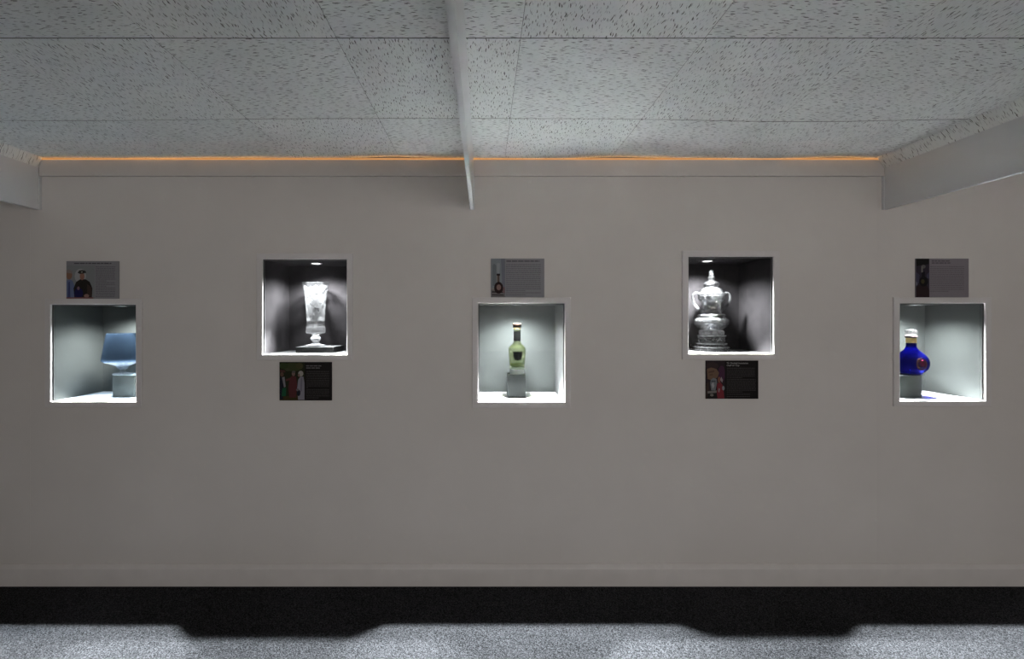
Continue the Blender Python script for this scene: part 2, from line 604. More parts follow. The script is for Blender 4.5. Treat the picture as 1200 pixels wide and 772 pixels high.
for i, (l, r, t, b, kind) in enumerate(NI):
    a, d = W(l, b), W(r, t)
    cx = (a.x + d.x) / 2
    wd, ht = d.x - a.x, d.z - a.z
    h = wd / 2
    e = empty('display_niche', (cx, 0, a.z), NLAB[i], 'niche', 'lit niches in the display wall')
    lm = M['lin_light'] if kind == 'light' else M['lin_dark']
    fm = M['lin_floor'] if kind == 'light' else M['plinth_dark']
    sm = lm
    if i == 2: sm = M['lin_side']
    y0 = 0.0005
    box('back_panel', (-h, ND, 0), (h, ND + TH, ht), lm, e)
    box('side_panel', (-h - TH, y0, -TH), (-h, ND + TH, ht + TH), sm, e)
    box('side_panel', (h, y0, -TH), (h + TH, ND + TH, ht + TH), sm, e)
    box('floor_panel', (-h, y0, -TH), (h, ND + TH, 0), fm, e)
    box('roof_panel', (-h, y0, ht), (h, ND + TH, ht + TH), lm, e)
    bm = bmesh.new()
    ring_frame(bm, -h, h, 0, ht, FW, -0.010, 0.0, 0.002)
    finish('frame', bm, M['frame'], e)
    bm = bmesh.new()
    ring_frame(bm, -h + 0.0065, h - 0.0065, 0.0065, ht - 0.0065, 0.0065, 0.004, 0.007, 0.0005)
    finish('glass_edge', bm, M['bead'], e)['label'] = 'bright frosted edge of the glass'
    box('glass_pane', (-h + 0.0002, 0.0075, 0.0002), (h - 0.0002, 0.0115, ht - 0.0002), M['pane'], e)
    # downlight in the roof
    ly = 0.165
    lx = W(LX[i], 0, ly).x - cx
    dl = lathe('downlight', [(0, 0), (0.042, 0), (0.042, -0.004), (0.036, -0.006), (0.030, -0.002), (0.029, -0.0005), (0, -0.0005)], M['chrome'], e, (lx, ly, ht), 32)
    lathe('lens', [(0, -0.0008), (0.027, -0.0008), (0.027, -0.003), (0, -0.0035)], M['lens'], dl, None, 32)
    sp = bpy.data.lights.new('spot', 'SPOT')
    sp.energy = SPOT_W * (1.0, 1.1, 1.1, 1.1, 1.0)[i]
    sp.spot_size = math.radians((64, 66, 66, 66, 63)[i])
    sp.spot_blend = 0.55
    sp.shadow_soft_size = 0.012
    sp.color = (0.95, 0.98, 1.0)
    so = bpy.data.objects.new('spot', sp)
    COL.objects.link(so)
    so.parent = dl
    so.location = (0, 0, -0.026)
    so.rotation_euler = (math.radians(-12), math.radians((-4, 0, 0, 0, 5)[i]), 0)      # gimbal lamp aimed slightly towards the glass
    s2 = bpy.data.lights.new('spill', 'SPOT')          # wide weak spill of the same lamp
    s2.energy = sp.energy * SPILL[kind]
    s2.spot_size = math.radians(150)
    s2.spot_blend = 1.0
    s2.shadow_soft_size = 0.024
    s2.color = sp.color
    q2 = bpy.data.objects.new('spill', s2)
    COL.objects.link(q2)
    q2.parent = dl
    q2.location = (0, 0, -0.026)
    LAMP[i] = (cx, a.z, ht)


# ------------------------------------------------------------------ exhibits
M['plinth_b'] = mat_fabric('plinth_cover_pale', (0.075, 0.083, 0.080), var=0.06)


def plinth(px0, px1, i, front, h, label, mat):
    """box plinth standing on niche floor i; px0..px1 = edges of its front face"""
    p0, p1 = W(px0, 0, front).x, W(px1, 0, front).x
    z = LAMP[i][1]
    wd = p1 - p0
    dp = min(wd, 0.2)
    e = box('display_plinth', (-wd / 2, -dp / 2, 0), (wd / 2, dp / 2, h), mat, None, 0.0015, ((p0 + p1) / 2, front + dp / 2, z))
    put(e, label, 'plinth')
    return Vector(((p0 + p1) / 2, front + dp / 2, z + h))


# --- niche 1: blue goblet
top = plinth(132, 157.3, 0, 0.130, 0.131, 'pale grey box plinth under the blue glass goblet', M['plinth_b'])
g = empty('glass_goblet', (W(144, 0, top.y).x, top.y, top.z), 'smoky blue glass goblet with wide bowl on a clear stem', 'goblet')
blue = mat_tinted('smoky_blue_glass', (0.46, 0.56, 0.66), (0.0046, 0.0068, 0.0102), 0.33, thin=0.85)
clear = mat_crystal('clear_glass', 0.55, 0.7, None, 60, 0.12, white_v=0.3)
bowl = [(0, 0.0775), (0.094, 0.0765), (0.101, 0.080), (0.104, 0.087), (0.101, 0.105), (0.096, 0.14), (0.088, 0.19), (0.079, 0.245),
        (0.0765, 0.246), (0.0855, 0.19), (0.0935, 0.14), (0.0985, 0.105), (0.1005, 0.088), (0.098, 0.084), (0.08, 0.0815), (0, 0.081)]
lathe('bowl', bowl, blue, g, seg=64)
lathe('bowl_base', [(0, 0.046), (0.030, 0.0475), (0.040, 0.054), (0.058, 0.063), (0.080, 0.071), (0.0935, 0.0762), (0, 0.0768)], clear, g, seg=64)
lathe('blue_reflection', [(0, 0.0505), (0.022, 0.052), (0.034, 0.060), (0.036, 0.068), (0, 0.0715)], blue, g, seg=40)  # solid of blue glass added for the blue reflection in the clear base
lathe('stem', [(0, 0.0455), (0.03, 0.044), (0.024, 0.036), (0.014, 0.028), (0.013, 0.02), (0.02, 0.011), (0, 0.0105)], clear, g)
lathe('foot', [(0, 0.010), (0.02, 0.0105), (0.046, 0.006), (0.052, 0.003), (0.052, 0.0), (0, 0)], clear, g)

# --- niche 2: engraved crystal vase on a low black plinth
top = plinth(346.5, 390.7, 1, 0.115, 0.034, 'low black slab plinth under the engraved crystal vase', M['plinth_dark'])
v = empty('crystal_vase', (W(370, 0, 0.22).x, 0.22, top.z), 'tall engraved crystal vase flaring to the rim on a knopped foot', 'vase')
S = 0.00067
def zz(y, base=665): return (base - y) * S
ev = mat_crystal('engraved_crystal', 0.45, 0.50, (zz(445), zz(140)), 28, 0.02, white_v=0.055, thin=0.6)
cut = mat_crystal('cut_crystal', 0.38, 0.55, None, 90, 0.25, white_v=0.16)
def flute(a, z): return 1 + (0.02 * math.cos(18 * a) if z < zz(430) else 0)
prof = [(0, zz(562)), (0.026, zz(560)), (0.046, zz(548)), (0.0525, zz(538)), (0.0535, zz(520)), (0.053, zz(495)), (0.0525, zz(430)), (0.055, zz(350)), (0.0605, zz(250)), (0.068, zz(170)), (0.0775, zz(97)),
        (0.0765, zz(95)), (0.0735, zz(97)), (0.064, zz(170)), (0.0565, zz(250)), (0.051, zz(350)), (0.048, zz(430)), (0.046, zz(480)), (0.036, zz(500)), (0, zz(505))]
bw = lathe('bowl', prof, ev, v, seg=72, wave=flute)
lathe('rim', [(0.0765, zz(99)), (0.0787, zz(98)), (0.0787, zz(93)), (0.0735, zz(93)), (0.0735, zz(97))], mat_crystal('rim_crystal', 0.3, 0.5, None, 60, 0.5, white_v=0.008), bw, seg=64)
lathe('cut_band', [(0.0532, zz(548)), (0.0550, zz(538)), (0.0556, zz(520)), (0.0548, zz(500)), (0.0534, zz(490)), (0.0534, zz(540))], cut, bw, seg=72, wave=lambda a, z: 1 + 0.015 * math.cos(24 * a))
lathe('stem', [(0, zz(563)), (0.022, zz(564)), (0.017, zz(573)), (0.026, zz(582)), (0.0305, zz(597)), (0.026, zz(612)), (0.019, zz(620)), (0.022, zz(632)), (0.0, zz(633))], cut, v, seg=24)
lathe('foot', [(0, zz(634)), (0.022, zz(634)), (0.033, zz(648)), (0.058, zz(658)), (0.0605, zz(661)), (0.0605, 0), (0, 0)], cut, v, seg=48)

# --- niche 3: green bottle
top = plinth(595.2, 616, 2, 0.128, 0.139, 'pale grey square plinth under the green bottle', mat_fabric('plinth_cover_grey', (0.0125, 0.0137, 0.0132), var=0.06))
bt = empty('green_bottle', (W(606, 0, top.y).x, top.y, top.z), 'pale green glass bottle with dark neck sleeve and brown stopper', 'bottle')
S3 = 0.000703
def z3(y): return (518 - y) * S3
green = mat_tinted('pale_green_glass', (0.93, 0.96, 0.80), (0.012, 0.015, 0.005), 0.12, thin=0.68)
greenb = mat_tinted('olive_green_glass', (0.62, 0.72, 0.22), (0.02, 0.024, 0.003), 0.35)
outer = [(0.030, z3(478)), (0.0445, z3(474)), (0.047, z3(440)), (0.0505, z3(380)), (0.0528, z3(325)), (0.0515, z3(300)), (0.046, z3(283)), (0.034, z3(268)), (0.024, z3(252)), (0.0205, z3(235)), (0.0195, z3(150)), (0.0205, z3(140)), (0.0205, z3(134))]
inner = [(max(r - 0.0028, 0.01), z) for r, z in reversed(outer[2:])] + [(0.042, z3(446)), (0.03, z3(462)), (0, z3(464))]
lathe('glass_body', [(0, z3(478))] + outer + inner, green, bt, seg=64)
lathe('tinted_bottom', [(0, z3(463.5)), (0.028, z3(461)), (0.0405, z3(447)), (0.0415, z3(432)), (0, z3(430))], greenb, bt, seg=48)
lathe('glass_base', [(0, z3(479)), (0.0445, z3(479)), (0.0455, z3(488)), (0.0450, z3(512)), (0.0435, 0.0), (0, 0)], mat_crystal('clear_base', 0.4, 0.6, None, 30, 0.6, white_v=0.4), bt, seg=48)
lathe('neck_sleeve', [(0.0198, z3(236)), (0.0217, z3(235)), (0.0212, z3(152)), (0.0199, z3(151))], flat('sleeve', (0.010, 0.012, 0.0113), 0.8), bt, seg=40)
lathe('collar_ring', [(0.0, z3(133)), (0.0205, z3(133)), (0.0222, z3(130)), (0.0222, z3(121)), (0.0, z3(119))], M['gold'], bt, seg=40)
lathe('stopper', [(0.0, z3(118)), (0.0235, z3(118)), (0.0255, z3(113)), (0.0255, z3(88)), (0.0235, z3(82)), (0, z3(80))], M['cork'], bt, seg=40)
# shield label curved round the bottle
def curved_label(name, outline, rad, z0, mat, parent, th=0.0012, face=-math.pi / 2):
    """outline: list of (x, z) in metres; wrapped on a cylinder of radius rad(z) facing -Y"""
    bm = bmesh.new()
    f = []
    b_ = []
    for x, z in outline:
        R = rad(z0 + z)
        a = face + x / R
        f.append(bm.verts.new(((R + th) * math.cos(a), (R + th) * math.sin(a), z0 + z)))
        b_.append(bm.verts.new((R * math.cos(a), R * math.sin(a), z0 + z)))
    n = len(f)
    c = bm.verts.new((sum(q.co.x for q in f) / n * 1.0, min(q.co.y for q in f) - 0.0008, sum(q.co.z for q in f) / n))
    for k in range(n):
        bm.faces.new((f[k], f[(k + 1) % n], c))
        bm.faces.new((f[k], f[(k + 1) % n], b_[(k + 1) % n], b_[k]))
    return finish(name, bm, mat, parent)

def brad(z):
    pts = sorted([(zz_, rr) for rr, zz_ in outer])
    for (za, ra), (zb_, rb) in zip(pts, pts[1:]):
        if za <= z <= zb_: return ra + (rb - ra) * (z - za) / (zb_ - za + 1e-9) + 0.0006
    return 0.05
q = 0.00068
shield = [(-42, 44), (-28, 38), (-22, 46), (-12, 38), (0, 50), (12, 38), (22, 46), (28, 38), (42, 44), (40, 20), (38, -8), (30, -20), (26, -36), (12, -32), (0, -42), (-12, -32), (-26, -36), (-30, -20), (-38, -8), (-40, 20)]
curved_label('crest_label', [(x * q, z * q) for x, z in shield], brad, z3(362), flat('crest_print', (0.005, 0.005, 0.0046), 1.0), bt)

# --- niche 4: crystal trophy cup with lid
S4 = 0.000804
tz = LAMP[3][1]
tc = empty('trophy_cup', (W(833.6, 0, 0.222).x, 0.222, tz), 'two handled crystal trophy cup with tiered lid on a stepped base', 'trophy')
def z4(y): return max(0.0, (720 - y) * S4)
def r4(x): return x * S4
cw = mat_crystal('trophy_crystal', 0.38, 0.55, None, 55, 0.25, white_v=0.016)
cb = mat_crystal('trophy_frosted', 0.30, 0.55, None, 55, 0.4, white_v=0.10)
cd = mat_crystal('trophy_foot', 0.30, 0.55, None, 55, 0.4, white_v=0.5)
cc = mat_crystal('trophy_clear', 0.56, 0.64, None, 45, 0.10, white_v=0.06, thin=0.45)
bs = [(0, 0), (r4(126), 0), (r4(126), z4(706)), (r4(118), z4(694)), (r4(106), z4(688)), (r4(102), z4(668)), (r4(96), z4(660)), (r4(92), z4(622)), (r4(96), z4(606)), (r4(90), z4(600)), (0, z4(600))]
tb = lathe('base', bs, mat_crystal('trophy_base', 0.5, 0.66, None, 45, 0.18, white_v=0.42, thin=0.5), tc, seg=64)
for rr_, y_ in ((96, 606), (103, 666), (118, 692)):
    lathe('rim_ring', [(r4(rr_ + 0.3), z4(y_ + 4)), (r4(rr_ + 5), z4(y_ + 2)), (r4(rr_ + 5), z4(y_ - 2)), (r4(rr_ + 0.3), z4(y_ - 4)), (r4(rr_ + 0.3), z4(y_ + 4))], cd, tb, seg=48)
lathe('base_disc', [(0, z4(599.5)), (r4(84), z4(599)), (r4(88), z4(590)), (r4(88), z4(574)), (r4(80), z4(566)), (0, z4(565))], cd, tc, seg=48, wave=lambda a, z: 1 + 0.015 * math.cos(20 * a))
lathe('stem', [(0, z4(564.5)), (r4(44), z4(564)), (r4(31), z4(556)), (r4(29), z4(530)), (r4(36), z4(521)), (0, z4(520))], cd, tc, seg=24)
body = [(0, z4(559)), (r4(33), z4(557)), (r4(62), z4(562)), (r4(95), z4(548)), (r4(116), z4(522)), (r4(121), z4(498)), (r4(112), z4(478)), (r4(90), z4(464)), (r4(84), z4(456)), (r4(76), z4(446)), (r4(68), z4(436)), (r4(66), z4(400)), (r4(68), z4(360)), (r4(74), z4(345)), (r4(84), z4(325)), (r4(88), z4(306)),
        (r4(82), z4(306)), (r4(78), z4(325)), (r4(68), z4(347)), (r4(61), z4(362)), (r4(60), z4(436)), (r4(78), z4(458)), (r4(104), z4(482)), (r4(112), z4(500)), (r4(105), z4(520)), (r4(70), z4(545)), (0, z4(548))]
body[0:2] = [(r4(36), z4(519))]
body[-1] = (0, z4(516)); body[-2] = (r4(60), z4(519)); body.insert(0, (0, z4(519.5)))
bo = lathe('bowl', body, cc, tc, seg=72, wave=lambda a, z: 1 + (0.022 * math.cos(16 * a) if z4(545) < z < z4(470) else 0))
lathe('collar', [(r4(85), z4(462)), (r4(95), z4(460)), (r4(97), z4(452)), (r4(90), z4(445)), (r4(76), z4(443)), (r4(76), z4(446))], cb, bo, seg=48)
lathe('rim_band', [(r4(75), z4(350)), (r4(82), z4(346)), (r4(92), z4(326)), (r4(93), z4(308)), (r4(88), z4(305)), (r4(86), z4(330))], cb, bo, seg=48, wave=lambda a, z: 1 + 0.012 * math.cos(28 * a))
lid = [(0, z4(304)), (r4(92), z4(304)), (r4(94), z4(296)), (r4(88), z4(286)), (r4(82), z4(272)), (r4(70), z4(254)), (r4(52), z4(244)), (r4(46), z4(240)), (r4(52), z4(230)), (r4(54), z4(216)), (r4(48), z4(204)), (r4(30), z4(196)), (r4(22), z4(190)), (r4(20), z4(182)), (r4(24), z4(176)), (r4(24), z4(166)), (r4(17), z4(158)), (0, z4(156))]
ld_ = lathe('lid', lid, cw, tc, seg=48, wave=lambda a, z: 1 + (0.03 * math.cos(14 * a) if z < z4(210) else 0))
lathe('finial', [(0, z4(155.5)), (r4(15), z4(154)), (r4(18), z4(148)), (r4(13), z4(142)), (r4(16), z4(132)), (r4(13), z4(120)), (r4(5), z4(112)), (0, z4(107))], cc, ld_, seg=24)
for s in (-1, 1):
    pts = [(s * 84, 296), (s * 98, 288), (s * 118, 284), (s * 136, 296), (s * 143, 322), (s * 136, 352), (s * 116, 384), (s * 90, 408), (s * 74, 430), (s * 72, 446)]
    pts = [(r4(x), 0, z4(y)) for x, y in pts]
    c_ = spline(pts, 6)
    tube('handle', c_, [0.0062 + 0.0012 * math.sin(math.pi * k / (len(c_) - 1)) for k in range(len(c_))], cb, tc)

# --- niche 5: cobalt decanter
top = plinth(1053.6, 1080.4, 4, 0.085, 0.131, 'pale grey square plinth under the cobalt blue decanter', M['plinth'])
dc = empty('decanter', (W(1067.8, 0, top.y).x, top.y, top.z), 'round cobalt blue decanter with gold collar and crystal ball stopper', 'decanter')
S5 = 0.00067
def z5(y): return max(0, (487 - y) * S5)
def r5(x): return x * S5
cob = mat_tinted('cobalt_glass', (0.04, 0.05, 0.55), (0.0006, 0.0007, 0.014), 0.5)
body = [(0, z5(472)), (r5(70), z5(473)), (r5(92), z5(462)), (r5(112), z5(436)), (r5(122), z5(404)), (r5(124), z5(380)), (r5(118), z5(350)), (r5(102), z5(320)), (r5(80), z5(296)), (r5(58), z5(276)), (r5(44), z5(258)), (r5(37), z5(238)), (r5(35), z5(206)), (0, z5(205))]
bo5 = lathe('glass_body', body, cob, dc, seg=64)
lathe('foot_ring', [(0, z5(473)), (r5(70), z5(474)), (r5(77), z5(479)), (r5(76), z5(486)), (0, 0)], flat('dark_foot', (0.01, 0.01, 0.03), 0.3), dc, seg=48)
lathe('gold_collar', [(0, z5(204.5)), (r5(38), z5(204)), (r5(39), z5(198)), (r5(37), z5(166)), (r5(40), z5(160)), (0, z5(159))], M['gold'], dc, seg=40)
st = lathe('stopper_neck', [(0, z5(158.5)), (r5(40), z5(158)), (r5(44), z5(150)), (r5(40), z5(138)), (r5(30), z5(134)), (0, z5(133))], flat('stopper_cork', (0.05, 0.03, 0.03), 0.4), dc, seg=40)
lathe('crystal_ball', [(0, z5(132.5)), (r5(26), z5(131)), (r5(42), z5(120)), (r5(46), z5(106)), (r5(40), z5(92)), (r5(22), z5(82)), (0, z5(79))], mat_crystal('stopper_crystal', 0.45, 0.6, None, 60, 0.12, white_v=0.005), st, seg=16, smooth=False)
def drad(z):
    pts = sorted([(zz_, rr) for rr, zz_ in body])
    for (za, ra), (zb_, rb) in zip(pts, pts[1:]):
        if za <= z <= zb_: return ra + (rb - ra) * (z - za) / (zb_ - za + 1e-9) + 0.0004
    return 0.08
em_face = -math.pi / 2 - 0.12
ov = [(0.029 * math.cos(2 * math.pi * k / 20), 0.036 * math.sin(2 * math.pi * k / 20)) for k in range(20)]
ol = curved_label('oval_emblem', ov, drad, z5(386), flat('emblem_gold', (0.07, 0.038, 0.02), 1.0), dc, 0.0010, em_face)
ol['label'] = 'gold and red oval emblem'
emr = flat('emblem_red', (0.05, 0.006, 0.014), 1.0)
emb = flat('emblem_blue', (0.006, 0.005, 0.03), 1.0)
for nm, pts, dz_, m_ in (('emblem_shield', [(-0.013, 0.010), (0.0, 0.012), (0.013, 0.010), (0.012, -0.006), (0.0, -0.016), (-0.012, -0.006)], 0.0, emr),
                         ('emblem_crown', [(-0.012, 0.014), (-0.014, 0.024), (-0.006, 0.019), (0.0, 0.027), (0.006, 0.019), (0.014, 0.024), (0.012, 0.014)], 0.0, emr),
                         ('emblem_scroll', [(-0.016, -0.016), (0.0, -0.022), (0.016, -0.016), (0.014, -0.022), (0.0, -0.029), (-0.014, -0.022)], 0.0, emb)):
    curved_label(nm, pts, lambda z: drad(z) + 0.0018, z5(386), m_, ol, 0.0008, em_face)


for o_ in (g, v, tc): o_.scale = (1.02, 1.02, 1.02)

# ------------------------------------------------------------------ information panels
_pm = {}
def pcol(c):
    k = tuple(round(x, 3) for x in c)
    if k not in _pm:
        _pm[k] = flat('print_ink', k, 0.6)
        _pm[k].node_tree.nodes['Principled BSDF'].inputs['Specular IOR Level'].default_value = 0.12
    return _pm[k]


def ell(cx, cy, rx, ry, n=14):
    return [(cx + rx * math.cos(2 * math.pi * k / n), cy + ry * math.sin(2 * math.pi * k / n)) for k in range(n)]


def info_panel(l, r, t, b, back, label, shapes, photo_box, lines, titles, ink, tink):
    """shapes in 0..1 panel coordinates (x right, y down); lines: (x0, x1, y) bars of words"""
    A, B = W(l, b), W(r, t)
    wd, ht = B.x - A.x, B.z - A.z
    e = empty('info_panel', ((A.x + B.x) / 2, 0, A.z), label, 'sign', 'information panels beside the niches')
    box('board', (-wd / 2, -0.006, 0), (wd / 2, -0.0002, ht), pcol(back), e, 0.0006)
    def P(u, v, k): return ((u - 0.5) * wd, -0.0062 - 0.00012 * k, (1 - v) * ht)
    # printed photograph
    bm = bmesh.new()
    mats = []
    x0, x1, y0, y1 = photo_box
    for k, (c, pts) in enumerate(shapes):
        m_ = pcol(c)
        if m_ not in mats: mats.append(m_)
        pts = [(min(max(u, x0), x1), min(max(v, y0), y1)) for u, v in pts]
        f = bm.faces.new([bm.verts.new(P(u, v, k)) for u, v in pts])
        f.material_index = mats.index(m_)
    finish('printed_photo', bm, mats, e, normals=False)
    # rows of small print, too small to read
    rng = random.Random(int(l))
    bm = bmesh.new()
    for u0, u1, v in lines:
        u = u0
        while u < u1 - 0.004:
            q = min(u + rng.uniform(0.014, 0.05), u1)
            bm.faces.new([bm.verts.new(P(a_, b_, 1)) for a_, b_ in ((u, v - 0.008), (q, v - 0.008), (q, v + 0.008), (u, v + 0.008))])
            u = q + 0.008
    finish('printed_text', bm, pcol(ink), e, normals=False)
    for tt in titles:
        if isinstance(tt[0], str):
            s, u, v, size = tt
            cu = bpy.data.curves.new('title', 'FONT')
            cu.body = s
            cu.size = size
            cu.offset = 0.0004
            tmp = bpy.data.objects.new('tmp', cu)
            COL.objects.link(tmp)
            bpy.context.view_layer.update()
            me = bpy.data.meshes.new_from_object(tmp.evaluated_get(bpy.context.evaluated_depsgraph_get()))
            bpy.data.objects.remove(tmp)
            me.materials.clear()
            me.materials.append(pcol(tink))
            o = bpy.data.objects.new('title', me)
            COL.objects.link(o)
            o.parent = e
            o.location = P(u, v, 2)
            o.rotation_euler = (math.radians(90), 0, 0)
        else:
            u0, u1, v = tt
            bm = bmesh.new()
            u = u0
            while u < u1 - 0.005:
                q = min(u + rng.uniform(0.04, 0.11), u1)
                bm.faces.new([bm.verts.new(P(a_, b_, 1)) for a_, b_ in ((u, v - 0.013), (q, v - 0.013), (q, v + 0.013), (u, v + 0.013))])
                u = q + 0.012
            finish('title', bm, pcol(tink), e, normals=False)
    return e


def full(c, bx): return (c, [(bx[0], bx[2]), (bx[1], bx[2]), (bx[1], bx[3]), (bx[0], bx[3])])
def rows(u0, u1, v0, v1, n, short=()):
    return [(u0, u0 + (u1 - u0) * (0.55 if k in short else 1), v0 + (v1 - v0) * k / (n - 1)) for k in range(n)]

GREY = (0.23, 0.225, 0.24)
INK = (0.105, 0.10, 0.115)
# panel above the blue goblet: two men, one in a peaked cap
bx = (0.005, 0.54, 0.12, 0.995)
sh = [full((0.20, 0.21, 0.215), bx),
      ((0.32, 0.32, 0.32), ell(0.27, 0.40, 0.11, 0.20)),
      ((0.12, 0.15, 0.26), [(0.0, 0.52), (0.06, 0.48), (0.12, 0.52), (0.17, 0.70), (0.16, 0.99), (0.0, 0.99)]),
      ((0.05, 0.06, 0.15), [(0.04, 0.56), (0.07, 0.54), (0.08, 0.98), (0.03, 0.98)]),
      ((0.22, 0.12, 0.08), ell(0.055, 0.36, 0.06, 0.13)),
      ((0.22, 0.18, 0.17), [(0.0, 0.25), (0.06, 0.22), (0.12, 0.28), (0.11, 0.33), (0.0, 0.31)]),
      ((0.018, 0.016, 0.013), [(0.14, 0.72), (0.19, 0.55), (0.27, 0.48), (0.37, 0.48), (0.45, 0.55), (0.50, 0.72), (0.49, 0.99), (0.16, 0.99)]),
      ((0.045, 0.03, 0.025), [(0.40, 0.60), (0.48, 0.70), (0.49, 0.95), (0.40, 0.92)]),
      ((0.26, 0.13, 0.095), ell(0.305, 0.40, 0.045, 0.105)),
      ((0.03, 0.03, 0.028), [(0.22, 0.31), (0.25, 0.25), (0.31, 0.235), (0.37, 0.26), (0.385, 0.31), (0.33, 0.33), (0.26, 0.34)]),
      ((0.30, 0.29, 0.26), ell(0.30, 0.29, 0.015, 0.018, 8)),
      ((0.012, 0.01, 0.06), ell(0.24, 0.85, 0.085, 0.14)),
      ((0.16, 0.10, 0.13), ell(0.235, 0.72, 0.025, 0.05, 8)),
      ((0.25, 0.15, 0.13), ell(0.39, 0.92, 0.05, 0.05, 10)),
      ((0.20, 0.09, 0.09), [(0.0, 0.96), (0.52, 0.96), (0.52, 0.995), (0.0, 0.995)])]
info_panel(78.8, 140.2, 306, 350.2, GREY, 'grey information panel printed with two men, one in a cap', sh, bx,
           rows(0.56, 0.93, 0.155, 0.94, 18, (8, 11)), [(0.15, 0.86, 0.062)], INK, (0.06, 0.06, 0.065))
# panel below the crystal vase: people in a garden
BLACK = (0.010, 0.008, 0.008)
bx = (0.003, 0.485, 0.003, 0.997)
sh = [full((0.018, 0.020, 0.009), bx),
      ((0.040, 0.048, 0.018), ell(0.25, 0.13, 0.20, 0.11)), ((0.03, 0.045, 0.015), ell(0.08, 0.10, 0.09, 0.08)), ((0.055, 0.05, 0.02), ell(0.38, 0.10, 0.07, 0.08)), ((0.05, 0.05, 0.025), ell(0.16, 0.20, 0.05, 0.04)),
      ((0.04, 0.03, 0.01), [(0.0, 0.90), (0.35, 0.86), (0.48, 0.92), (0.48, 1), (0, 1)]),
      ((0.012, 0.012, 0.02), [(0.0, 0.40), (0.05, 0.36), (0.08, 0.5), (0.07, 0.97), (0.0, 0.97)]),
      ((0.07, 0.03, 0.025), [(0.0, 0.20), (0.10, 0.21), (0.12, 0.27), (0.0, 0.26)]), ((0.10, 0.055, 0.04), ell(0.05, 0.32, 0.035, 0.06, 10)),
      ((0.18, 0.17, 0.18), [(0.05, 0.40), (0.10, 0.38), (0.12, 0.64), (0.09, 0.66)]),
      ((0.01, 0.075, 0.035), [(0.06, 0.68), (0.13, 0.66), (0.125, 0.88), (0.045, 0.89)]),
      ((0.075, 0.02, 0.022), [(0.20, 0.42), (0.25, 0.35), (0.32, 0.38), (0.34, 0.60), (0.32, 0.92), (0.19, 0.92), (0.17, 0.65)]),
      ((0.085, 0.025, 0.025), [(0.12, 0.45), (0.22, 0.40), (0.22, 0.46), (0.13, 0.50)]),
      ((0.16, 0.10, 0.085), ell(0.27, 0.30, 0.033, 0.065, 10)), ((0.09, 0.08, 0.07), ell(0.275, 0.255, 0.036, 0.03, 10)),
      ((0.21, 0.20, 0.235), [(0.36, 0.46), (0.40, 0.38), (0.46, 0.38), (0.48, 0.55), (0.48, 0.98), (0.36, 0.98), (0.34, 0.70)]),
      ((0.14, 0.13, 0.16), [(0.41, 0.42), (0.44, 0.42), (0.43, 0.75), (0.40, 0.78)]),
      ((0.29, 0.27, 0.24), ell(0.41, 0.30, 0.05, 0.075, 12)), ((0.18, 0.11, 0.09), ell(0.375, 0.34, 0.02, 0.045, 8)),
      ((0.012, 0.014, 0.022), ell(0.37, 0.80, 0.035, 0.085, 10)), ((0.12, 0.10, 0.11), ell(0.35, 0.72, 0.03, 0.035, 8))]
info_panel(328, 389.3, 424, 469, BLACK, 'black information panel printed with guests in a garden', sh, bx,
           rows(0.515, 0.95, 0.245, 0.62, 9, ()) + [(0.515, 0.545, 0.665)] + rows(0.515, 0.95, 0.725, 0.93, 5, (4,)), [(0.51, 0.80, 0.10), (0.51, 0.77, 0.155)], (0.055, 0.052, 0.05), (0.12, 0.115, 0.115))
# panel above the green bottle
bx = (0.008, 0.265, 0.004, 0.99)
sh = [full((0.20, 0.225, 0.24), bx),
      ((0.155, 0.16, 0.19), [(0.19, 0.0), (0.27, 0.0), (0.27, 0.99), (0.22, 0.99)]),
      ((0.14, 0.155, 0.165), [(0.03, 0.18), (0.06, 0.13), (0.10, 0.18), (0.10, 0.70), (0.03, 0.70)]),
      ((0.26, 0.28, 0.29), [(0.11, 0.12), (0.17, 0.12), (0.16, 0.38), (0.12, 0.38)]),
      ((0.15, 0.14, 0.14), [(0.0, 0.76), (0.27, 0.78), (0.27, 0.99), (0.0, 0.99)]),
      ((0.24, 0.23, 0.22), [(0.01, 0.76), (0.06, 0.75), (0.06, 0.80), (0.01, 0.80)]),
      ((0.02, 0.015, 0.015), [(0.02, 0.84), (0.26, 0.85), (0.26, 0.88), (0.02, 0.87)]), ((0.02, 0.015, 0.015), [(0.02, 0.92), (0.24, 0.93), (0.24, 0.95), (0.02, 0.94)]),
      ((0.16, 0.10, 0.10), [(0.21, 0.76), (0.26, 0.72), (0.26, 0.88), (0.22, 0.88)]),
      ((0.16, 0.12, 0.10), [(0.115, 0.43), (0.165, 0.43), (0.165, 0.60), (0.115, 0.60)]),
      ((0.02, 0.012, 0.012), [(0.105, 0.39), (0.175, 0.39), (0.17, 0.44), (0.11, 0.44)]), ((0.025, 0.015, 0.015), [(0.135, 0.44), (0.15, 0.44), (0.15, 0.60), (0.135, 0.60)]),
      ((0.02, 0.009, 0.009), ell(0.145, 0.75, 0.085, 0.155)), ((0.22, 0.14, 0.12), ell(0.148, 0.74, 0.042, 0.075))]
info_panel(575.2, 637.8, 303, 348.6, GREY, 'grey information panel printed with a dark round bottle on a table', sh, bx,
           rows(0.285, 0.93, 0.16, 0.93, 16, (13, 15)), [(0.29, 0.91, 0.068)], INK, (0.06, 0.058, 0.065))
